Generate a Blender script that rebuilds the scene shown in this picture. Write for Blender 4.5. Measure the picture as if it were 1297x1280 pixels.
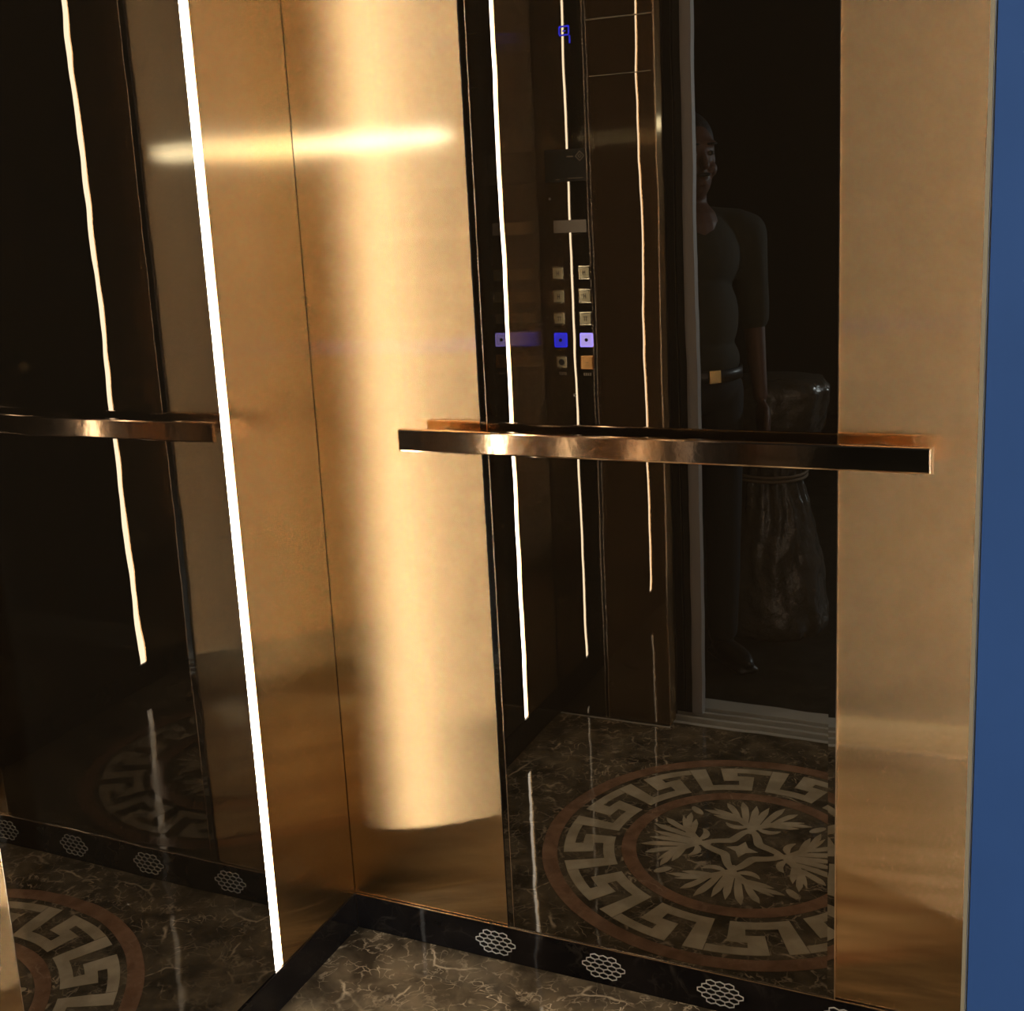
import bpy, bmesh, math, random
from mathutils import Vector, Matrix, noise
random.seed(7)
PI = math.pi
S = bpy.context.scene
for o in list(bpy.data.objects):
    bpy.data.objects.remove(o)
C = S.collection

# ------------------------------------------------------------------ camera
YAW, PITCH, ROLL = -0.4612, -0.2149, -0.0588
F = Vector((math.sin(YAW)*math.cos(PITCH), math.cos(YAW)*math.cos(PITCH), math.sin(PITCH)))
R0 = Vector((math.cos(YAW), -math.sin(YAW), 0)); U0 = R0.cross(F)
R_ = math.cos(ROLL)*R0 + math.sin(ROLL)*U0
U_ = -math.sin(ROLL)*R0 + math.cos(ROLL)*U0
cd = bpy.data.cameras.new('camera'); cam = bpy.data.objects.new('camera', cd); C.objects.link(cam)
cam.matrix_world = Matrix(((R_.x, U_.x, -F.x, 1.2353), (R_.y, U_.y, -F.y, -1.8945), (R_.z, U_.z, -F.z, 1.4185), (0, 0, 0, 1)))
cd.sensor_fit = 'HORIZONTAL'; cd.sensor_width = 36; cd.lens = 36*1595.28/1297
cd.shift_x = (648.5-587.28)/1297; cd.shift_y = (584.16-640)/1297
cd.clip_start = 0.02; S.camera = cam

# ------------------------------------------------------------------ world, exposure
w = bpy.data.worlds.new('world'); S.world = w; w.use_nodes = True
w.node_tree.nodes['Background'].inputs[0].default_value = (0.35, 0.42, 0.55, 1)
w.node_tree.nodes['Background'].inputs[1].default_value = 0.02
S.view_settings.view_transform = 'Standard'; S.view_settings.look = 'None'
S.view_settings.exposure = 0.0; S.view_settings.gamma = 1; S.view_settings.use_curve_mapping = False
LED_POWER = 36.0        # radiance of the strip diffusers
LAMP_POWER = 13000.0      # radiance of the small work lamp out in the hall
PANEL_POWER = 2.2       # soft unseen ceiling panel, added to brighten floor and handrail edges

# ------------------------------------------------------------------ dimensions (metres)
W, D, H = 1.2535, 1.101, 2.45
X1, X2 = 0.3325, 0.9186          # black glass on the back wall
HS = 0.0743                      # skirting height
LA, LB = 0.2654, 0.8773          # strip centres on the side walls
LW = 0.0108                      # half width of a strip

# ------------------------------------------------------------------ materials
def mat(name):
    m = bpy.data.materials.new(name); m.use_nodes = True
    nt = m.node_tree; return m, nt, nt.nodes, nt.links, nt.nodes['Principled BSDF']
def plain(name, col, rough=.5, metal=0, spec=.5, bump=0, bscale=40, var=0.0):
    m, nt, N, L, b = mat(name)
    b.inputs['Base Color'].default_value = (*col, 1); b.inputs['Roughness'].default_value = rough
    b.inputs['Metallic'].default_value = metal; b.inputs['Specular IOR Level'].default_value = spec
    tc = N.new('ShaderNodeTexCoord')
    nz = N.new('ShaderNodeTexNoise'); nz.inputs['Scale'].default_value = bscale; nz.inputs['Detail'].default_value = 4
    L.new(tc.outputs['Object'], nz.inputs['Vector'])
    if var:
        mx = N.new('ShaderNodeMix'); mx.data_type = 'RGBA'
        mx.inputs[6].default_value = (*[c*(1-var) for c in col], 1); mx.inputs[7].default_value = (*[min(1, c*(1+var)) for c in col], 1)
        L.new(nz.outputs['Fac'], mx.inputs[0]); L.new(mx.outputs[2], b.inputs['Base Color'])
    if bump:
        bp = N.new('ShaderNodeBump'); bp.inputs['Strength'].default_value = 1; bp.inputs['Distance'].default_value = bump
        L.new(nz.outputs['Fac'], bp.inputs['Height']); L.new(bp.outputs['Normal'], b.inputs['Normal'])
    return m
def emit(name, col, power):
    m, nt, N, L, b = mat(name)
    b.inputs['Base Color'].default_value = (*[min(1, c) for c in col], 1)
    b.inputs['Emission Color'].default_value = (*col, 1); b.inputs['Emission Strength'].default_value = power
    return m
def brushed(name, col, wide=.165, thin=.0022, soft=.05):
    """vertically brushed sheet: highlights smear sideways, stay sharp up and down"""
    m, nt, N, L, b = mat(name); N.remove(b); out = N['Material Output']
    tc = N.new('ShaderNodeTexCoord'); mp = N.new('ShaderNodeMapping'); mp.inputs['Scale'].default_value = (300, 300, .8)
    L.new(tc.outputs['Object'], mp.inputs[0])
    nz = N.new('ShaderNodeTexNoise'); nz.inputs['Scale'].default_value = 1.0; nz.inputs['Detail'].default_value = 3
    L.new(mp.outputs[0], nz.inputs['Vector'])
    mx = N.new('ShaderNodeMix'); mx.data_type = 'RGBA'
    mx.inputs[6].default_value = (*[c*.93 for c in col], 1); mx.inputs[7].default_value = (*[min(1, c*1.07) for c in col], 1)
    L.new(nz.outputs['Fac'], mx.inputs[0])
    # gentle oil-canning of the thin sheet
    n2 = N.new('ShaderNodeTexNoise'); n2.inputs['Scale'].default_value = 2.6; n2.inputs['Detail'].default_value = 1
    L.new(tc.outputs['Object'], n2.inputs['Vector'])
    bp = N.new('ShaderNodeBump'); bp.inputs['Distance'].default_value = .0010; L.new(n2.outputs['Fac'], bp.inputs['Height'])
    tg = N.new('ShaderNodeTangent'); tg.direction_type = 'UV_MAP'; tg.uv_map = 'UVMap'
    r2 = math.sqrt(wide*thin); a = 1-math.sqrt(thin/wide)
    g = N.new('ShaderNodeBsdfAnisotropic'); g.distribution = 'GGX'
    g.inputs['Roughness'].default_value = math.sqrt(r2); g.inputs['Anisotropy'].default_value = -a
    g2 = N.new('ShaderNodeBsdfAnisotropic'); g2.inputs['Roughness'].default_value = .42; g2.inputs['Anisotropy'].default_value = -.5
    for q in (g, g2):
        L.new(mx.outputs[2], q.inputs['Color']); L.new(bp.outputs[0], q.inputs['Normal']); L.new(tg.outputs[0], q.inputs['Tangent'])
    ms = N.new('ShaderNodeMixShader'); ms.inputs[0].default_value = soft
    L.new(g.outputs[0], ms.inputs[1]); L.new(g2.outputs[0], ms.inputs[2]); L.new(ms.outputs[0], out.inputs[0])
    return m
def dark_glass(name, tint, ior=2.4, wave=.0002, base=(.009, .0065, .004)):
    m, nt, N, L, b = mat(name)
    b.inputs['Base Color'].default_value = (*base, 1); b.inputs['Roughness'].default_value = 0.0
    b.inputs['IOR'].default_value = ior; b.inputs['Specular Tint'].default_value = (*tint, 1)
    tc = N.new('ShaderNodeTexCoord'); n2 = N.new('ShaderNodeTexNoise'); n2.inputs['Scale'].default_value = 5.5; n2.inputs['Detail'].default_value = 1.5
    L.new(tc.outputs['Object'], n2.inputs['Vector'])
    bp = N.new('ShaderNodeBump'); bp.inputs['Distance'].default_value = wave; L.new(n2.outputs['Fac'], bp.inputs['Height'])
    L.new(bp.outputs[0], b.inputs['Normal'])
    return m
def marble(name, lo, hi, vein, scale=5, rough=.12, vstr=1.0, vw=.012):
    m, nt, N, L, b = mat(name)
    tc = N.new('ShaderNodeTexCoord')
    def nz(s, d=4, dist=0, off=0):
        mp = N.new('ShaderNodeMapping'); mp.inputs['Location'].default_value = (off, off*1.7, off*.3)
        L.new(tc.outputs['Object'], mp.inputs[0])
        n = N.new('ShaderNodeTexNoise'); n.inputs['Scale'].default_value = s; n.inputs['Detail'].default_value = d; n.inputs['Distortion'].default_value = dist
        L.new(mp.outputs[0], n.inputs['Vector']); return n.outputs['Fac']
    def math_(op, a, bb=None, c=None):
        n = N.new('ShaderNodeMath'); n.operation = op
        for i, v in enumerate((a, bb, c)):
            if v is None: continue
            if isinstance(v, (int, float)): n.inputs[i].default_value = v
            else: L.new(v, n.inputs[i])
        return n.outputs[0]
    base = N.new('ShaderNodeMix'); base.data_type = 'RGBA'
    base.inputs[6].default_value = (*lo, 1); base.inputs[7].default_value = (*hi, 1)
    rr = N.new('ShaderNodeMapRange'); rr.inputs[1].default_value = .38; rr.inputs[2].default_value = .66
    L.new(nz(scale*2.2, 8, .4, 3), rr.inputs[0]); L.new(rr.outputs[0], base.inputs[0])
    def veins(s, width, off):
        v = math_('ABSOLUTE', math_('SUBTRACT', nz(s, 3, 1.2, off), .5))
        r = N.new('ShaderNodeMapRange'); r.inputs[1].default_value = 0; r.inputs[2].default_value = width; r.inputs[3].default_value = 1; r.inputs[4].default_value = 0
        L.new(v, r.inputs[0]); return r.outputs[0]
    msk = N.new('ShaderNodeMapRange'); msk.inputs[1].default_value = .42; msk.inputs[2].default_value = .62
    L.new(nz(scale*.9, 2, 0, 9), msk.inputs[0])
    def cracks(s, width, off, dist):
        nd = N.new('ShaderNodeTexNoise'); nd.inputs['Scale'].default_value = s*.8; nd.inputs['Detail'].default_value = 5; L.new(tc.outputs['Object'], nd.inputs['Vector'])
        ad = N.new('ShaderNodeVectorMath'); ad.operation = 'MULTIPLY_ADD'; L.new(nd.outputs['Color'], ad.inputs[0]); ad.inputs[1].default_value = (dist,)*3; L.new(tc.outputs['Object'], ad.inputs[2])
        vo = N.new('ShaderNodeTexVoronoi'); vo.feature = 'DISTANCE_TO_EDGE'; vo.inputs['Scale'].default_value = s; L.new(ad.outputs[0], vo.inputs['Vector'])
        r = N.new('ShaderNodeMapRange'); r.inputs[1].default_value = 0; r.inputs[2].default_value = width; r.inputs[3].default_value = 1; r.inputs[4].default_value = 0
        L.new(vo.outputs['Distance'], r.inputs[0]); return r.outputs[0]
    gate = N.new('ShaderNodeMapRange'); gate.inputs[1].default_value = .5; gate.inputs[2].default_value = .6; L.new(nz(scale*2.5, 3, 0, 4), gate.inputs[0])
    gate2 = N.new('ShaderNodeMapRange'); gate2.inputs[1].default_value = .44; gate2.inputs[2].default_value = .6; L.new(nz(scale*5, 3, 0, 14), gate2.inputs[0])
    v = math_('MAXIMUM', math_('MULTIPLY', cracks(scale*1.1, vw*2.2, 1, .12), gate.outputs[0]), math_('MULTIPLY', math_('MULTIPLY', cracks(scale*5, vw*5, 2, .06), gate2.outputs[0]), .6))
    v = math_('MAXIMUM', v, math_('MULTIPLY', veins(scale*1.5, vw*.7, 1.3), gate2.outputs[0]))
    v = math_('MULTIPLY', math_('MULTIPLY', v, math_('ADD', math_('MULTIPLY', msk.outputs[0], .8), .2)), vstr)
    col = N.new('ShaderNodeMix'); col.data_type = 'RGBA'; L.new(v, col.inputs[0]); L.new(base.outputs[2], col.inputs[6]); col.inputs[7].default_value = (*vein, 1)
    L.new(col.outputs[2], b.inputs['Base Color']); b.inputs['Roughness'].default_value = rough; b.inputs['Specular IOR Level'].default_value = .16
    bp = N.new('ShaderNodeBump'); bp.inputs['Distance'].default_value = .0006; L.new(nz(9, 2, 0, 2), bp.inputs['Height']); L.new(bp.outputs[0], b.inputs['Normal'])
    return m
GOLD = (.68, .475, .26)
M = dict(
    gold=brushed('brushed_gold', GOLD),
    glass=dark_glass('black_mirror_glass', (1, .92, .80)),
    glass_side=dark_glass('black_mirror_glass_side', (1, .92, .82), 2.4, .0004),
    panelglass=dark_glass('control_panel_glass', (1, .9, .76), 2.4, .0004),
    bronze=dark_glass('bronze_glass', (1, .86, .70), 2.3, .0004, (.05, .027, .012)),
    copper=plain('polished_copper', (.86, .62, .41), .09, 1, bump=.0002, bscale=30),
    edge=plain('bright_edge', (.85, .68, .5), .2, 1),
    dark=plain('dark_edge', (.01, .008, .007), .25),
    chan=plain('strip_channel', (.25, .22, .2), .5, 1),
    led=emit('led_diffuser', (1, .9, .76), LED_POWER),
    floor=marble('brown_marble', (.042, .032, .021), (.15, .115, .072), (.6, .48, .33), 6, .035),
    skirt=marble('black_granite', (.006, .005, .005), (.014, .011, .01), (.10, .08, .06), 4, .03, .5),
    cream=marble('cream_marble', (.40, .33, .22), (.56, .47, .33), (.62, .54, .40), 8, .12, .4),
    rose=marble('red_brown_marble', (.20, .105, .06), (.32, .18, .11), (.5, .36, .25), 9, .12, .5),
    steel=plain('grille_steel', (.9, .86, .8), .35, .6),
    sillm=plain('aluminium_sill', (.6, .57, .5), .45, .2, bump=.0002),
    frame=plain('grey_steel_frame', (.40, .37, .36), .5, .2),
    blue=plain('blue_film', (.06, .115, .26), .38, 0, .5, .0006, 14, .12),
    leafm=plain('dark_door_leaf', (.035, .03, .027), .4, .6),
    beige=plain('beige_steel_edge', (.66, .42, .22), .4, .3),
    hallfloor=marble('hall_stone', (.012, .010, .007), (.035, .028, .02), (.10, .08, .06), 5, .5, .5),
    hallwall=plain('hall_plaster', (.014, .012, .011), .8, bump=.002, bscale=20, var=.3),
    ceil=plain('ceiling_metal', (.5, .36, .2), .3, 1),
    panelem=emit('ceiling_fill_panel', (1, .93, .82), PANEL_POWER),
    button=plain('button_steel', (.62, .55, .36), .32, 1),
    btnring=plain('button_ring', (.75, .68, .5), .2, 1),
    orange=plain('orange_steel', (.85, .45, .16), .3, 1),
    ink=plain('black_ink', (.012, .011, .01), .6),
    blueem=emit('blue_button_light', (.035, .04, 1.0), 2.4),
    whiteblue=emit('pale_blue_light', (.42, .36, 1.0), 4.5),
    label=plain('paper_label', (.42, .36, .29), .35, spec=.4),
    sticker=plain('dark_card', (.022, .019, .013), .75),
    print_=plain('pale_print', (.34, .28, .2), .5),
    skin=plain('skin', (.12, .055, .035), .55, var=.1),
    hair=plain('black_hair', (.012, .01, .009), .6, bump=.003, bscale=90),
    shirt=plain('olive_shirt', (.03, .028, .018), .85, bump=.004, bscale=14, var=.15),
    trouser=plain('dark_trousers', (.009, .009, .011), .85, bump=.004, bscale=12),
    leather=plain('black_leather', (.02, .016, .013), .4),
    brass=plain('brass_buckle', (.8, .6, .3), .25, 1),
    eye=plain('eye_white', (.16, .14, .12), .2),
    plastic=plain('crinkled_plastic', (.10, .08, .06), .25, 0, .8, .01, 22, .35),
    twine=plain('brown_twine', (.25, .17, .1), .8),
    lampem=emit('work_lamp_glass', (.72, .88, 1.0), LAMP_POWER),
    lampbody=plain('yellow_lamp_body', (.5, .35, .05), .5),
)

# ------------------------------------------------------------------ mesh helpers
def obj(name, bm, m, parent=None, smooth=False, loc=(0, 0, 0)):
    me = bpy.data.meshes.new(name); bmesh.ops.recalc_face_normals(bm, faces=bm.faces)
    uv = bm.loops.layers.uv.new('UVMap')
    for f in bm.faces:                       # u runs horizontally across the face, v up
        n = f.normal
        t = Vector((0, 0, 1)).cross(n)
        t = t.normalized() if t.length > .2 else Vector((1, 0, 0))
        q = n.cross(t)
        for l in f.loops: l[uv].uv = (l.vert.co.dot(t), l.vert.co.dot(q))
        f.smooth = smooth
    bm.to_mesh(me); bm.free()
    me.materials.append(m)
    o = bpy.data.objects.new(name, me); C.objects.link(o); o.location = loc
    if parent: o.parent = parent
    return o
def add_box(bm, a, b, bev=0):
    r = bmesh.ops.create_cube(bm, size=1)
    a, b = Vector(a), Vector(b); c = (a+b)/2; d = b-a
    for v in r['verts']: v.co = Vector((v.co.x*d.x, v.co.y*d.y, v.co.z*d.z)) + c
    if bev:
        es = list({e for v in r['verts'] for e in v.link_edges})
        bmesh.ops.bevel(bm, geom=es, offset=bev, segments=2, affect='EDGES', profile=.5)
def box(name, a, b, m, parent=None, bev=0):
    bm = bmesh.new(); add_box(bm, a, b, bev); return obj(name, bm, m, parent)
def add_cyl(bm, p, q, r, r2=None, n=20):
    p, q = Vector(p), Vector(q); d = q-p
    res = bmesh.ops.create_cone(bm, cap_ends=True, segments=n, radius1=r, radius2=r if r2 is None else r2, depth=d.length)
    rot = d.to_track_quat('Z', 'Y').to_matrix().to_4x4()
    bmesh.ops.transform(bm, matrix=Matrix.Translation((p+q)/2) @ rot, verts=res['verts'])
def prism(name, pts, z0, z1, m, parent=None, loc=(0, 0, 0)):
    bm = bmesh.new(); bot = [bm.verts.new((x, y, z0)) for x, y in pts]; top = [bm.verts.new((x, y, z1)) for x, y in pts]
    bm.faces.new(top); bm.faces.new(bot[::-1]); n = len(pts)
    for i in range(n): bm.faces.new((bot[i], bot[(i+1) % n], top[(i+1) % n], top[i]))
    bmesh.ops.triangulate(bm, faces=[f for f in bm.faces if len(f.verts) > 4])
    return obj(name, bm, m, parent, loc=loc)
def empty(name, loc, parent=None, rz=0):
    o = bpy.data.objects.new(name, None); C.objects.link(o); o.location = loc; o.rotation_euler = (0, 0, rz); o.empty_display_size = .05
    if parent: o.parent = parent
    return o
def tag(o, label, cat, group=None):
    o['label'] = label; o['category'] = cat
    if group: o['group'] = group
    return o
def struct(o, label=None, cat=None):
    o['kind'] = 'structure'
    if label: o['label'] = label
    if cat: o['category'] = cat
    return o
def glass_slab(name, a, b, axis, out, m, parent, bev=.011):
    """mirror-glass sheet with a shallow polished bevel round its face; axis = thickness axis, out = +1/-1 facing"""
    bm = bmesh.new(); a, b = Vector(a), Vector(b); u = 1-axis if axis < 2 else 0
    zf = (b if out > 0 else a)[axis]; zb = (a if out > 0 else b)[axis]; ze = zf-out*.0009
    def P(uu, z, d): v = [0, 0, 0]; v[u] = uu; v[2] = z; v[axis] = d; return bm.verts.new(v)
    lo, hi = a[u], b[u]; z0, z1 = a.z, b.z
    ring = lambda i, d: [P(lo+i, z0+i*.3, d), P(hi-i, z0+i*.3, d), P(hi-i, z1-i, d), P(lo+i, z1-i, d)]
    f, e, k = ring(bev, zf), ring(0, ze), ring(0, zb)
    bm.faces.new(f); bm.faces.new(k)
    for i in range(4):
        j = (i+1) % 4; bm.faces.new((f[i], f[j], e[j], e[i])); bm.faces.new((e[i], e[j], k[j], k[i]))
    return obj(name, bm, m, parent)

# ------------------------------------------------------------------ setting: walls of the cabin
T = .03
wb = struct(box('wall_back', (-T, .012, 0), (W+T, .012+T, H), M['dark']), 'back wall of the lift cabin, gold sheet either side of black glass', 'wall')
box('gold_panel', (.0008, 0, HS), (X1-.002, .0118, H), M['gold'], wb)
box('gold_panel', (X2+.002, 0, HS), (W, .0118, H), M['gold'], wb)
gb = glass_slab('glass_panel', (X1, -.004, HS+.001), (X2, .0118, H), 1, -1, M['glass'], wb); gb['label'] = 'tall black mirror glass panel'
box('bevel_line', (X1+.0108, -.0046, HS+.004), (X1+.0119, -.0041, H), M['edge'], gb)
box('edge_trim', (X1-.002, -.0035, HS), (X1-.0002, .0118, H), M['dark'], wb)
box('edge_trim', (X2+.0002, -.0045, HS), (X2+.002, .0118, H), M['edge'], wb)
for side, x, s in (('left', 0, 1), ('right', W, -1)):
    a, b = (x-s*(.012+T), x-s*.012)
    wl = struct(box('wall_'+side, (min(a, b), -D-.0, 0), (max(a, b), .012+T, H), M['dark']), side+' wall of the lift cabin, mirror between gold strips and light lines', 'wall')
    def slab(nm, y0, y1, m):
        xs = sorted((x, x-s*.0118)); return box(nm, (xs[0], y0, HS), (xs[1], y1, H), m, wl)
    slab('gold_panel', -LA+LW, -.0013, M['gold'])
    xs = sorted((x, x-s*.0118))
    g = glass_slab('mirror_panel', (xs[0], -LB+LW, HS+.001), (xs[1], -LA-LW, H), 0, s, M['glass_side'], wl, .001); g['label'] = 'black mirror glass between two light strips'
    slab('gold_panel', -D, -LB-LW, M['gold'])
    for q, yc in enumerate((-LA, -LB)):
        e = empty('led_strip_light', (x, yc, HS))
        where = [['beside the gold strip at the back corner', 'near the doorway, brightest line in the back glass'][q],
                 ['of the right wall near the back corner', 'of the right wall mirrored at far left'][q]][side == 'right']
        tag(e, 'vertical light strip '+('of the left wall ' if side == 'left' else '')+where, 'light', 'vertical light strips')
        ds = sorted((-s*.0025, -s*.006)); box('diffuser', (ds[0], -LW+.001, .001), (ds[1], LW-.001, H-HS-.002), M['led'], e)
        bm = bmesh.new(); cs = sorted((-s*.006, -s*.011)); add_box(bm, (cs[0], -LW, .0005), (cs[1], LW, H-HS))
        obj('channel', bm, M['chan'], e)

# ------------------------------------------------------------------ skirting with honeycomb vents
def skirt(name, a, b, lab):
    o = struct(box(name, a, b, M['skirt'], bev=.0015)); o['label'] = lab; return o
sb = skirt('baseboard_back', (0, -.003, 0), (W, .0115, HS), 'polished black stone skirting with round honeycomb vents')
sl = skirt('baseboard_left', (-.0115, -D, 0), (.003, -.003, HS), 'polished black stone skirting under the left mirror')
sr = skirt('baseboard_right', (W-.003, -D, 0), (W+.0115, -.003, HS), 'polished black stone skirting under the right wall')
box('edge_strip', (0, -.0042, HS-.0012), (W, -.0028, HS+.0006), M['edge'], sb)
box('corner_bead', (.003, -.0042, .001), (.0042, -.003, HS-.001), M['edge'], sb)
def vent_mesh():
    bm = bmesh.new(); hw, hh = .0080, .0056; t = .0014
    for r in range(-3, 4):
        for c in range(-4, 5):
            cx = c*2*hw + (r % 2)*hw; cz = r*hh*1.55
            if (cx/.033)**2 + (cz/.0245)**2 > 1: continue
            p = [(cx+hw*1.0*dx, cz+hh*dz) for dx, dz in ((0, 1), (1, .5), (1, -.5), (0, -1), (-1, -.5), (-1, .5))]
            for i in range(6):
                q0, q1 = Vector((*p[i], 0)), Vector((*p[(i+1) % 6], 0)); d = (q1-q0).normalized(); n = Vector((-d.y, d.x, 0))*t/2
                vs = []
                for dep in (0, .0016):
                    vs += [bm.verts.new((k.x, -dep, k.y)) for k in (q0+n-d*t*.3, q1+n+d*t*.3, q1-n+d*t*.3, q0-n-d*t*.3)]
                for f in ((0, 1, 2, 3), (7, 6, 5, 4), (0, 4, 5, 1), (1, 5, 6, 2), (2, 6, 7, 3), (3, 7, 4, 0)): bm.faces.new([vs[k] for k in f])
    return bm
v0 = obj('vent_grille', vent_mesh(), M['steel'], sb, loc=(.303, -.0032, .0365)); v0['label'] = 'round honeycomb metal vent'
for xx in (.516, .728, .935):
    v = v0.copy(); C.objects.link(v); v.parent = sb; v.location = (xx, -.0032, .0365)

# ------------------------------------------------------------------ floor and stone medallion
fl = struct(box('floor', (-.01, -D-.028, -.02), (W+.01, .012, 0), M['floor'])); fl['label'] = 'polished brown veined marble floor'
MX, MY = .6345, -.5482
md = empty('medallion', (MX, MY, 0), fl); md['label'] = 'round inlaid stone medallion with key border and leaf rosette'
Z0, Z1 = -.001, .0006
def ring(name, r0, r1, m, n=96):
    bm = bmesh.new(); L_ = []
    for r, z in ((r0, Z0), (r0, Z1), (r1, Z1), (r1, Z0)):
        L_.append([bm.verts.new((r*math.cos(2*PI*i/n), r*math.sin(2*PI*i/n), z)) for i in range(n)])
    for k in range(4):
        for i in range(n): bm.faces.new((L_[k][i], L_[k][(i+1) % n], L_[(k+1) % 4][(i+1) % n], L_[(k+1) % 4][i]))
    return obj(name, bm, m, md)
ring('outer_ring', .394, .427, M['rose'])['label'] = 'red brown stone ring'
ring('inner_ring', .225, .256, M['rose'])
def pol(t, r): a = math.radians(117.3 + t); return (r*math.cos(a), r*math.sin(a))
def key_full():
    A = lambda t0, t1, r, n=4: [(t0+(t1-t0)*i/n, r) for i in range(n+1)]
    ri, a1, m0, m1, o0, ro = .272, .296, .317, .340, .357, .380
    # closed outline of one period; neck from previous outer bar down to inner bar is included
    P = A(.15, 24, ri, 7)                    # inner edge
    P += [(24, m1)]
    P += A(24, 17.5, m1, 2)[1:] + [(17.5, o0)]
    P += A(17.5, 29.95, o0, 4)[1:] + [(29.95, ro)]
    P += A(29.95, 11.5, ro, 5)[1:]
    P += [(11.5, m0)]
    P += A(11.5, 18, m0, 2)[1:] + [(18, a1)]
    P += A(18, 6, a1, 3)[1:]
    P += [(6, ro)]
    P += [(.15, ro), (.15, .3)]
    return P
kp = prism('key_inlay', [pol(t, r) for t, r in key_full()], Z0, Z1, M['cream'], md); kp['label'] = 'cream stone key piece'
for k in range(1, 12):
    c = kp.copy(); C.objects.link(c); c.parent = md; c.rotation_euler = (0, 0, k*PI/6)
    if 'label' in c: del c['label']
def ribbon(pts, wid):
    Lp, Rp = [], []
    for i, p in enumerate(pts):
        a = Vector(pts[max(0, i-1)]); b = Vector(pts[min(len(pts)-1, i+1)]); d = (b-a).normalized(); n = Vector((-d.y, d.x)); w_ = wid[i]
        Lp.append(tuple(Vector(p)+n*w_)); Rp.append(tuple(Vector(p)-n*w_))
    return Lp + Rp[::-1]
def bez(p0, p1, p2, n=8):
    return [((1-t)**2*p0[0]+2*t*(1-t)*p1[0]+t*t*p2[0], (1-t)**2*p0[1]+2*t*(1-t)*p1[1]+t*t*p2[1]) for t in [i/n for i in range(n+1)]]
def PR(a, r): a = math.radians(a); return (r*math.cos(a), r*math.sin(a))
def quarter(a0, rot):
    out = []
    n = 9                                                              # bowed bar between two nodes, back towards the centre
    pts = [PR(90*i/n, .086-.043*math.sin(PI*i/n)) for i in range(n+1)]
    out.append(('leaf_inlay', ribbon(pts, [.007+.003*math.sin(PI*i/n) for i in range(n+1)])))
    for s in (1, -1):
        main = bez(PR(0, .086), PR(s*10, .128), PR(s*33, .186), 10)
        out.append(('leaf_inlay', ribbon(main, [.005, .007, .008, .0085, .009, .009, .0085, .0075, .006, .004, .0006])))
        for (i0, am, rm, a1, r1, wd) in ((1, 2, .14, 4, .200, .008), (3, 10, .165, 13, .214, .0085), (5, 19, .175, 23, .206, .008), (6, 30, .160, 40, .188, .007), (4, 25, .132, 37, .158, .0065)):
            pts = bez(main[i0], PR(s*am, rm), PR(s*a1, r1), 8)
            wd_ = [wd*(.4+.6*math.sin(PI*min(1, (i/8)*.62+.12)))*(1 if i < 7 else .6 if i == 7 else .05) for i in range(9)]
            out.append(('leaf_inlay', ribbon(pts, wd_)))
        # curl inside the loop
        out.append(('leaf_inlay', ribbon(bez(PR(s*7, .098), PR(s*26, .085), PR(s*31, .118), 6), [.003, .006, .008, .008, .007, .005, .001])))
    el = lambda a, r, lr, lt: [(r*math.cos(math.radians(a))+lr*math.cos(t)*math.cos(math.radians(a))-lt*math.sin(t)*math.sin(math.radians(a)),
                               r*math.sin(math.radians(a))+lr*math.cos(t)*math.sin(math.radians(a))+lt*math.sin(t)*math.cos(math.radians(a))) for t in [2*PI*i/12 for i in range(12)]]
    out.append(('bead_inlay', el(0, .086, .019, .0075)))
    out.append(('bud_inlay', el(45, .190, .021, .009)))
    return out
zt = Z1
for nm, pts in quarter(0, 0):
    zt += .00001
    first = prism(nm, pts, Z0, zt, M['cream'], md)
    for k in range(1, 4):
        c = first.copy(); C.objects.link(c); c.parent = md; c.rotation_euler = (0, 0, k*PI/2)
star = []
for k in range(4):
    star.append(PR(90*k, .034)); star.append(PR(90*k+45, .0155))
prism('star_inlay', star, Z0, Z1, M['cream'], md)

# ------------------------------------------------------------------ ceiling of the cabin
ce = struct(box('ceiling', (-.04, -D-.03, H), (W+.04, .04, H+.03), M['ceil'])); ce['label'] = 'metal cabin ceiling'
e = tag(empty('ceiling_fill_light', (W/2, -D/2, H)), 'unseen flat square fill light added under the cabin ceiling', 'light')  # added out of view to lift the floor and the rail's top edge
box('frame', (-.26, -.26, -.012), (.26, .26, -.0005), M['edge'], e); box('diffuser', (-.24, -.24, -.015), (.24, .24, -.0125), M['panelem'], e)

# ------------------------------------------------------------------ front of the cabin (seen in the mirrors)
XL, XR = .3135, 1.190
wf = struct(box('wall_front', (-.04, -D-.028, 0), (XL-.004, -D-.006, H), M['dark'])); wf['label'] = 'front return wall left of the doorway'
box('glass_panel', (.146, -D-.006, .004), (XL-.004, -D, H), M['bronze'], wf)['label'] = 'bronze mirror glass return panel'
box('end_panel', (XL-.004, -D-.045, .004), (XL, -D, H), M['gold'], wf)
box('edge_trim', (XL-.0025, -D-.0005, .004), (XL, -D+.0008, H), M['edge'], wf)
box('joint_strip', (.134, -D-.006, .004), (.137, -D+.001, H), M['edge'], wf); box('joint_strip', (.143, -D-.006, .004), (.146, -D+.001, H), M['edge'], wf)
box('joint_channel', (.137, -D-.006, .004), (.143, -D-.004, H), M['dark'], wf)
box('base_strip', (.006, -D+.0062, .0), (XL, -D+.0100, .0022), M['sillm'], wf)
box('film_edge', (.150, -D, 1.658), (XL-.01, -D+.0012, 1.660), M['print_'], wf); box('film_edge', (.146, -D, 1.786), (XL-.006, -D+.0012, 1.789), M['print_'], wf)
wfr = struct(box('wall_front_right', (XR, -D-.045, 0), (W+.04, -D, H), M['gold'])); wfr['label'] = 'narrow front return right of the doorway'
box('edge_strip', (XR-.001, -D-.048, 0), (XR+.03, -D-.0455, H), M['beige'], wfr)
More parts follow.
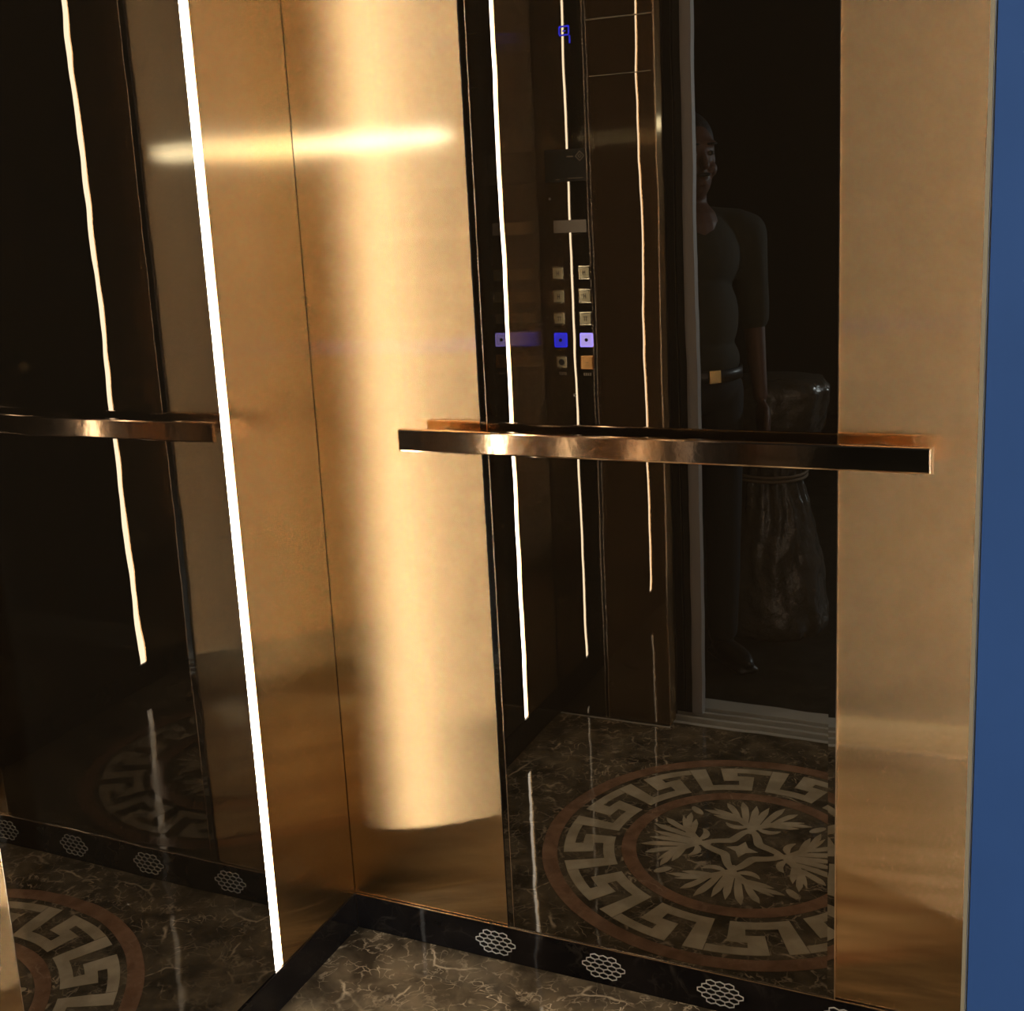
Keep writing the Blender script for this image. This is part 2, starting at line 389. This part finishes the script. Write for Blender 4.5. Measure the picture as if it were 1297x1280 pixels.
wft = struct(box('wall_front_top', (XL, -D-.045, 2.15), (XR, -D, H), M['gold'])); wft['label'] = 'gold header above the doorway'

# lift control panel
cp = tag(empty('control_panel', (.072, -D, 0)), 'black glass lift control panel with two columns of square buttons, reflected in the back glass', 'control panel')
def cpb(nm, a, b, m, par=cp, bev=0): return box(nm, (a[0]-.072, a[1], a[2]), (b[0]-.072, b[1], b[2]), m, par, bev)
cpb('faceplate', (.004, -.0058, .004), (.1335, 0, H-.01), M['panelglass'])
cpb('seam', (.016, 0, .004), (.0168, .0006, H-.01), M['btnring'])
rows = (1.189, 1.132, 1.076, 1.021, .965)
for ci, xx in enumerate((.049, .118)):
    for ri, z in enumerate(rows):
        lit = ri == 3; h = .0175
        bt = cpb('button', (xx-h, .0002, z-h), (xx+h, .0030, z+h), M['whiteblue' if (lit and ci) else 'blueem' if lit else 'orange' if (ri == 4 and ci) else 'btnring'], bev=.0028)
        bt['label'] = ('lit blue square button' if lit else 'orange tinted square button' if (ri == 4 and ci) else 'square metal lift button')
        bm = bmesh.new(); h2 = .0128; add_box(bm, (xx-.072-h2, .0031, z-h2), (xx-.072+h2, .0038, z+h2))
        obj('button_cap', bm, M['blueem' if (lit and not ci) else 'whiteblue' if lit else 'orange' if (ri == 4 and ci) else 'button'], bt)
        bm = bmesh.new(); r = .0085 if (ri == 4 and not ci) else .0045 if lit else 0
        if r: add_cyl(bm, (xx-.072, .0038, z), (xx-.072, .0043, z), r, n=16)
        elif not (ri == 4 and ci):
            x0 = xx-.072
            add_box(bm, (x0-.0035, .0038, z-.006), (x0-.002, .0042, z+.006)); add_box(bm, (x0+.002, .0038, z-.006), (x0+.0035, .0042, z+.006))
            if ri != 2: add_box(bm, (x0-.002, .0038, z-.001), (x0+.002, .0042, z+.001))
            if ri == 2: add_box(bm, (x0-.006, .0038, z+.004), (x0+.006, .0042, z+.0055))
        else: add_box(bm, (xx-.072-.004, .0038, z-.0005), (xx-.072+.004, .0040, z+.0005))
        obj('button_mark', bm, M['ink'], bt)
    bm = bmesh.new()
    for k in range(4): add_box(bm, (xx-.072-.010+k*.0055, .0002, .930), (xx-.072-.0065+k*.0055, .0007, .938))
    obj('caption', bm, M['print_'], cp)
st = cpb('sticker', (.023, .0002, 1.414), (.145-.012, .0015, 1.492), M['sticker'], bev=.0005); st['label'] = 'dark card with pale diamond mark'
bm = bmesh.new()
for k in range(4):
    for rr_, tt in ((.0125, .0022), (.0055, .0018)):
        a0, a1 = PI/2*k, PI/2*(k+1); c0 = Vector((.118-.072, 0, 1.474)); p = [c0+Vector((r*math.cos(a), 0, r*math.sin(a))) for r, a in ((rr_, a0), (rr_, a1), (rr_-tt, a1), (rr_-tt, a0))]
        lo = [bm.verts.new(q+Vector((0, .0016, 0))) for q in p]; hi = [bm.verts.new(q+Vector((0, .0019, 0))) for q in p]
        bm.faces.new(lo); bm.faces.new(hi)
        for i in range(4): bm.faces.new((lo[i], lo[(i+1) % 4], hi[(i+1) % 4], hi[i]))
obj('diamond_mark', bm, M['print_'], st)
cpb('printed_line', (.083, .0016, 1.4725), (.101, .0019, 1.4755), M['print_'], st); cpb('printed_line', (.083, .0016, 1.421), (.126, .0019, 1.4225), M['print_'], st); cpb('printed_line', (.05, .0016, 1.419), (.062, .0019, 1.4205), M['print_'], st)
cpb('label_plate', (.040, .0002, 1.290), (.129, .0006, 1.321), M['label'])['label'] = 'blank pale rectangular label'
dz, dx = 1.759, .089-.072
bm = bmesh.new()
for a, b in (((-.012, .018), (.012, .022)), ((-.014, .002), (-.010, .02)), ((.010, .002), (.014, .02)), ((-.012, -.002), (.012, .002)), ((.012, -.02), (.016, -.002)), ((-.004, .008), (.004, .011))):
    add_box(bm, (dx+a[0], .0002, dz+a[1]), (dx+b[0], .0006, dz+b[1]))
obj('floor_display', bm, M['blueem'], cp)['label'] = 'glowing blue floor number'
bm = bmesh.new(); add_cyl(bm, (.079-.072, .0002, .878), (.079-.072, .004, .878), .0045, .002, 14); obj('screw', bm, M['steel'], cp)
bm = bmesh.new(); add_cyl(bm, (-.040, .0002, 1.375), (-.040, .004, 1.375), .003, .0015, 14); obj('screw', bm, M['steel'], cp)

# ------------------------------------------------------------------ handrail on the back wall
RL, RR, RY = .1942, 1.0561, -.0496
hr = tag(empty('handrail', ((RL+RR)/2, 0, 1.0)), 'polished copper flat bar handrail across the back wall', 'handrail')
bm = bmesh.new(); add_box(bm, (RL-.625, RY, -.0195), (RR-.625, RY+.013, .0195), .0032)
hr.location = (.625, 0, 1.0); obj('bar', bm, M['copper'], hr)
for xx in (RL+.062, RR-.075):
    bm = bmesh.new(); add_cyl(bm, (xx-.625, RY+.013, 0), (xx-.625, -.0042, 0), .009); so = obj('standoff', bm, M['copper'], hr, True)
    bm = bmesh.new(); add_cyl(bm, (xx-.625, -.006, 0), (xx-.625, -.0001, 0), .016, n=28); obj('mounting_rose', bm, M['copper'], so, False)
bm = bmesh.new(); add_box(bm, (RR-.625, RY+.0008, -.0185), (RR-.625+.002, RY+.0122, .0185)); obj('end_cap', bm, M['beige'], hr)

# ------------------------------------------------------------------ sliding door, sills, landing frame with blue film
d1 = struct(empty('door_1', (.1, -D-.07, 0))); d1['label'] = 'sliding lift door leaves parked in the left pocket'
box('door_leaf', (-.30, -.012, .01), (.205, .012, 2.15), M['leafm'], d1); box('door_leaf', (-.30, -.05, .01), (.222, -.028, 2.15), M['leafm'], d1)
box('edge_seal', (.205, -.006, .01), (.210, .006, 2.15), M['dark'], d1); box('edge_seal', (.222, -.045, .01), (.227, -.033, 2.15), M['dark'], d1)
cs = tag(empty('door_sill', (.75, -D-.06, 0)), 'grooved metal lift door sill across the cabin doorway', 'sill')
for y0, y1 in ((.020, .034), (-.020, -.008)): box('sill_rail', (-.45, y0, -.012), (.45, y1, .001), M['sillm'], cs)
box('sill_bed', (-.45, -.034, -.02), (.45, .031, -.013), M['dark'], cs)
ls = tag(empty('landing_sill', (.75, -D-.13, 0)), 'grooved metal landing sill just outside the gap', 'sill')
for y0, y1 in ((.012, .022), (-.07, -.010)): box('sill_rail', (-.45, y0, -.012), (.45, y1, .001), M['sillm'], ls)
box('sill_bed', (-.45, -.07, -.02), (.45, .03, -.013), M['dark'], ls)
t1 = struct(empty('trim_1', (0, -1.20, 0))); t1['label'] = 'grey landing door frame with blue protective film'
JL, JR = .372, 1.1985
box('jamb', (JL-.027, -.03, 0), (JL, .0, 2.2), M['frame'], t1); box('jamb', (JR+.0002, -.099, 0), (JR+.25, .04, 2.2), M['frame'], t1)
box('head', (JL-.09, -.10, 2.2), (JR+.25, .0, 2.35), M['frame'], t1)
box('edge_bead', (JR-.0017, -.1006, 0), (JR, -.0, 2.35), M['beige'], t1)
box('protective_film', (JR+.0012, -.1002, .0), (JR+.25, -.0992, 2.35), M['blue'], t1)['label'] = 'blue protective plastic film'
box('protective_film', (JL-.027, -.0312, .0), (JL-.01, -.0302, 2.2), M['blue'], t1)['label'] = 'blue protective plastic film'

# ------------------------------------------------------------------ landing hall
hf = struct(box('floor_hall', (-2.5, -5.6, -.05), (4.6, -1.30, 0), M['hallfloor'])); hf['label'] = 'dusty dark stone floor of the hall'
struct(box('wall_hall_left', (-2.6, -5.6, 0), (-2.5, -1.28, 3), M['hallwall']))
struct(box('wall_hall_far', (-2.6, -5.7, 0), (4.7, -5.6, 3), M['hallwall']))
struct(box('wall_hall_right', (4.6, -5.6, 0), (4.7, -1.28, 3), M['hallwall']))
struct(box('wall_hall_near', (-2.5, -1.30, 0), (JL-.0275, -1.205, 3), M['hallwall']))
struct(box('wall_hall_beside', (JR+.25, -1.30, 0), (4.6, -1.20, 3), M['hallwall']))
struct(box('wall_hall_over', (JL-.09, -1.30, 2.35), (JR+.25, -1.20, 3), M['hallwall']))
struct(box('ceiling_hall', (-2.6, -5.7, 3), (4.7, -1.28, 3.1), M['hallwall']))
# work lamp on a stand out in the hall
lp = tag(empty('work_lamp', (3.2, -4.2, 0), rz=math.atan2(3.0, -2.9)+PI/2+.0), 'small bright work lamp on a tripod out in the dark hall', 'lamp')
dirv = Vector((.2-3.2, -0+4.2, 0)).normalized(); lp.rotation_euler = (0, 0, math.atan2(dirv.y, dirv.x))
LZ = 1.70
box('housing', (-.07, -.11, LZ-.06), (-.002, .11, LZ+.06), M['lampbody'], lp, .01)
box('lamp_glass', (-.001, -.04, LZ-.014), (.002, .04, LZ+.014), M['lampem'], lp)
bm = bmesh.new(); add_cyl(bm, (-.035, 0, .5), (-.035, 0, LZ-.06), .014); obj('pole', bm, M['dark'], lp)
for k in range(3):
    a = 2*PI*k/3; bm = bmesh.new(); add_cyl(bm, (-.035, 0, .62), (-.035+.4*math.cos(a), .4*math.sin(a), .008), .011); obj('leg', bm, M['dark'], lp)

# wrapped bundle standing in the hall
bn = tag(empty('wrapped_bundle', (.39, -1.95, 0)), 'crinkled plastic wrapped bundle tied at its waist, reflected low in the back glass', 'bundle')
bm = bmesh.new(); prof = [(0, .15), (.03, .158), (.12, .152), (.25, .132), (.38, .105), (.50, .088), (.56, .095), (.62, .125), (.70, .150), (.76, .158), (.79, .14), (.80, .06)]
def prad(z):
    for (z0, r0), (z1, r1) in zip(prof, prof[1:]):
        if z <= z1: return r0+(r1-r0)*(z-z0)/(z1-z0)
    return .06
n, mm = 84, 76; Lp = []
for j in range(mm+1):
    z = .80*j/mm; row = []
    for i in range(n):
        a = 2*PI*i/n; k = noise.noise(Vector((math.cos(a)*3, math.sin(a)*3, z*7)))*.016+abs(noise.noise(Vector((math.cos(a)*9, math.sin(a)*9, z*16))))*.012*(1 if 2 < j < mm-2 else .2)
        k += .004*math.sin(a*17+3*noise.noise(Vector((z*6, 0, 0))))*(1.6 if .4 < z < .6 else .6)
        r = prad(z)*1.1+k; row.append(bm.verts.new((r*math.cos(a), r*math.sin(a), z)))
    Lp.append(row)
for j in range(mm):
    for i in range(n): bm.faces.new((Lp[j][i], Lp[j][(i+1) % n], Lp[j+1][(i+1) % n], Lp[j+1][i]))
bm.faces.new(Lp[0][::-1]); bm.faces.new(Lp[-1])
obj('wrapping', bm, M['plastic'], bn, True)
bm = bmesh.new(); t0 = None
for dzz in (.488, .500):
    rngs = []
    for i in range(48):
        a = 2*PI*i/48; c0 = Vector((math.cos(a), math.sin(a), 0)); rngs.append([bm.verts.new(c0*(.112+.005*math.cos(b))+Vector((0, 0, dzz+.005*math.sin(b)))) for b in [2*PI*q/6 for q in range(6)]])
    for i in range(48):
        for q in range(6): bm.faces.new((rngs[i][q], rngs[(i+1) % 48][q], rngs[(i+1) % 48][(q+1) % 6], rngs[i][(q+1) % 6]))
obj('tie', bm, M['twine'], bn, True)

# ------------------------------------------------------------------ the man standing outside the doorway
def limb(bm, pts, n=18):
    """tapered rounded limb through (x,y,z,rx,ry) stations"""
    for (x0, y0, z0, r0), (x1, y1, z1, r1) in zip(pts, pts[1:]):
        p, q = Vector((x0, y0, z0)), Vector((x1, y1, z1))
        add_cyl(bm, p, q, r0, r1, n)
    for x, y, z, r in pts:
        s_ = bmesh.ops.create_uvsphere(bm, u_segments=16, v_segments=10, radius=r); bmesh.ops.translate(bm, verts=s_['verts'], vec=(x, y, z))
def blob(bm, c, s, rot=None):
    r = bmesh.ops.create_uvsphere(bm, u_segments=28, v_segments=18, radius=1)
    mt = Matrix.Translation(c) @ (rot or Matrix.Identity(4)) @ Matrix.Diagonal((*s, 1)); bmesh.ops.transform(bm, matrix=mt, verts=r['verts'])
def fused(name, bm, m, parent, vox=.006, it=6):
    o = obj(name, bm, m, parent, True)
    r = o.modifiers.new('fuse', 'REMESH'); r.mode = 'VOXEL'; r.voxel_size = vox; r.use_smooth_shade = True
    s_ = o.modifiers.new('soften', 'SMOOTH'); s_.iterations = it; s_.factor = .5
    return o
# local frame: faces +y, z up, height about 1.62
pe = tag(empty('person', (.262, -1.56, 0), rz=-.72), 'man in olive shirt and dark trousers, dimly reflected in the black glass', 'person')
bm = bmesh.new()
blob(bm, (0, .0, 1.525), (.076, .092, .100)); blob(bm, (0, .022, 1.455), (.058, .070, .068)); blob(bm, (0, .050, 1.425), (.030, .034, .026))
limb(bm, [(0, -.01, 1.33, .062), (0, .0, 1.45, .054)])
limb(bm, [(0, .086, 1.525, .009), (0, .104, 1.487, .014)]); blob(bm, (0, .088, 1.448), (.024, .012, .006)); blob(bm, (0, .086, 1.437), (.021, .012, .006))
blob(bm, (0, .080, 1.548), (.056, .014, .010))
for s in (-1, 1):
    blob(bm, (s*.080, -.002, 1.50), (.011, .020, .032)); blob(bm, (s*.038, .068, 1.475), (.024, .018, .022))
    limb(bm, [(s*.205, 0, 1.30, .045), (s*.232, -.005, 1.04, .036), (s*.236, .035, .82, .026)])
    blob(bm, (s*.236, .05, .755), (.019, .040, .050))
    for k, (yy, ln_) in enumerate(((.080, .066), (.060, .078), (.041, .074), (.023, .058))):
        limb(bm, [(s*.237, yy, .725, .0092), (s*.233, yy+.006, .725-ln_*.5, .0084), (s*.223, yy+.004, .725-ln_, .0072)], 12)
    limb(bm, [(s*.228, .085, .775, .011), (s*.216, .105, .745, .0098), (s*.210, .108, .722, .0085)], 12)
limb(bm, [(0, 0, 1.30, .10), (0, 0, 1.05, .10)])
for s in (-1, 1): limb(bm, [(s*.16, 0, 1.30, .05), (0, 0, 1.25, .07)]); limb(bm, [(s*.16, 0, 1.30, .045), (s*.205, 0, 1.30, .045)])
body = fused('body', bm, M['skin'], pe, .0055, 3)
bm = bmesh.new()
blob(bm, (0, .0, 1.235), (.178, .112, .140)); blob(bm, (0, .012, 1.06), (.155, .115, .16)); blob(bm, (0, .014, .94), (.158, .118, .09))
for s in (-1, 1): limb(bm, [(s*.05, -.005, 1.325, .052), (s*.165, 0, 1.300, .064), (s*.208, -.002, 1.285, .066), (s*.232, -.005, 1.05, .052)])
fused('shirt', bm, M['shirt'], pe, .007, 5)
bm = bmesh.new()
for s in (-1, 1): limb(bm, [(s*.085, .005, .84, .092), (s*.095, .015, .48, .065), (s*.10, -.005, .10, .052)])
blob(bm, (0, .008, .865), (.163, .118, .085))
fused('trousers', bm, M['trouser'], pe, .007, 5)
bm = bmesh.new(); n = 40
for r_, z in ((0, 0),):
    L4 = []
    for i in range(n):
        a = 2*PI*i/n; c0 = Vector((.167*math.cos(a), .013+.126*math.sin(a), 0)); c1 = c0*.95
        L4.append([bm.verts.new(c1+Vector((0, 0, .885))), bm.verts.new(c0+Vector((0, 0, .885))), bm.verts.new(c0+Vector((0, 0, .921))), bm.verts.new(c1+Vector((0, 0, .921)))])
    for i in range(n):
        for q in range(4): bm.faces.new((L4[i][q], L4[(i+1) % n][q], L4[(i+1) % n][(q+1) % 4], L4[i][(q+1) % 4]))
bl = obj('belt', bm, M['leather'], pe, True)
pe.scale = (.82, .92, .965)
box('buckle', (-.022, .137, .884), (.022, .143, .922), M['brass'], bl, .002)
for s in (-1, 1):
    bm = bmesh.new(); blob(bm, (s*.10, .055, .035), (.044, .125, .034)); blob(bm, (s*.10, -.02, .075), (.043, .05, .05)); add_box(bm, (s*.10-.042, -.065, .0), (s*.10+.042, .17, .022), .012)
    fused('shoe', bm, M['leather'], pe, .006, 3)
bm = bmesh.new(); blob(bm, (0, -.014, 1.548), (.083, .094, .091)); blob(bm, (0, -.035, 1.50), (.076, .075, .08)); hair = fused('hair', bm, M['hair'], pe, .006, 2)
for s in (-1, 1):
    bm = bmesh.new(); blob(bm, (s*.031, .0845, 1.520), (.013, .008, .007)); ey = obj('eye', bm, M['eye'], pe, True)
    bm = bmesh.new(); blob(bm, (s*.031, .0915, 1.520), (.005, .002, .005)); obj('iris', bm, M['ink'], ey, True)
    bm = bmesh.new(); blob(bm, (s*.032, .090, 1.545), (.020, .006, .004)); obj('eyebrow', bm, M['hair'], pe, True)
bm = bmesh.new(); blob(bm, (0, .096, 1.462), (.026, .010, .006)); obj('moustache', bm, M['hair'], pe, True)
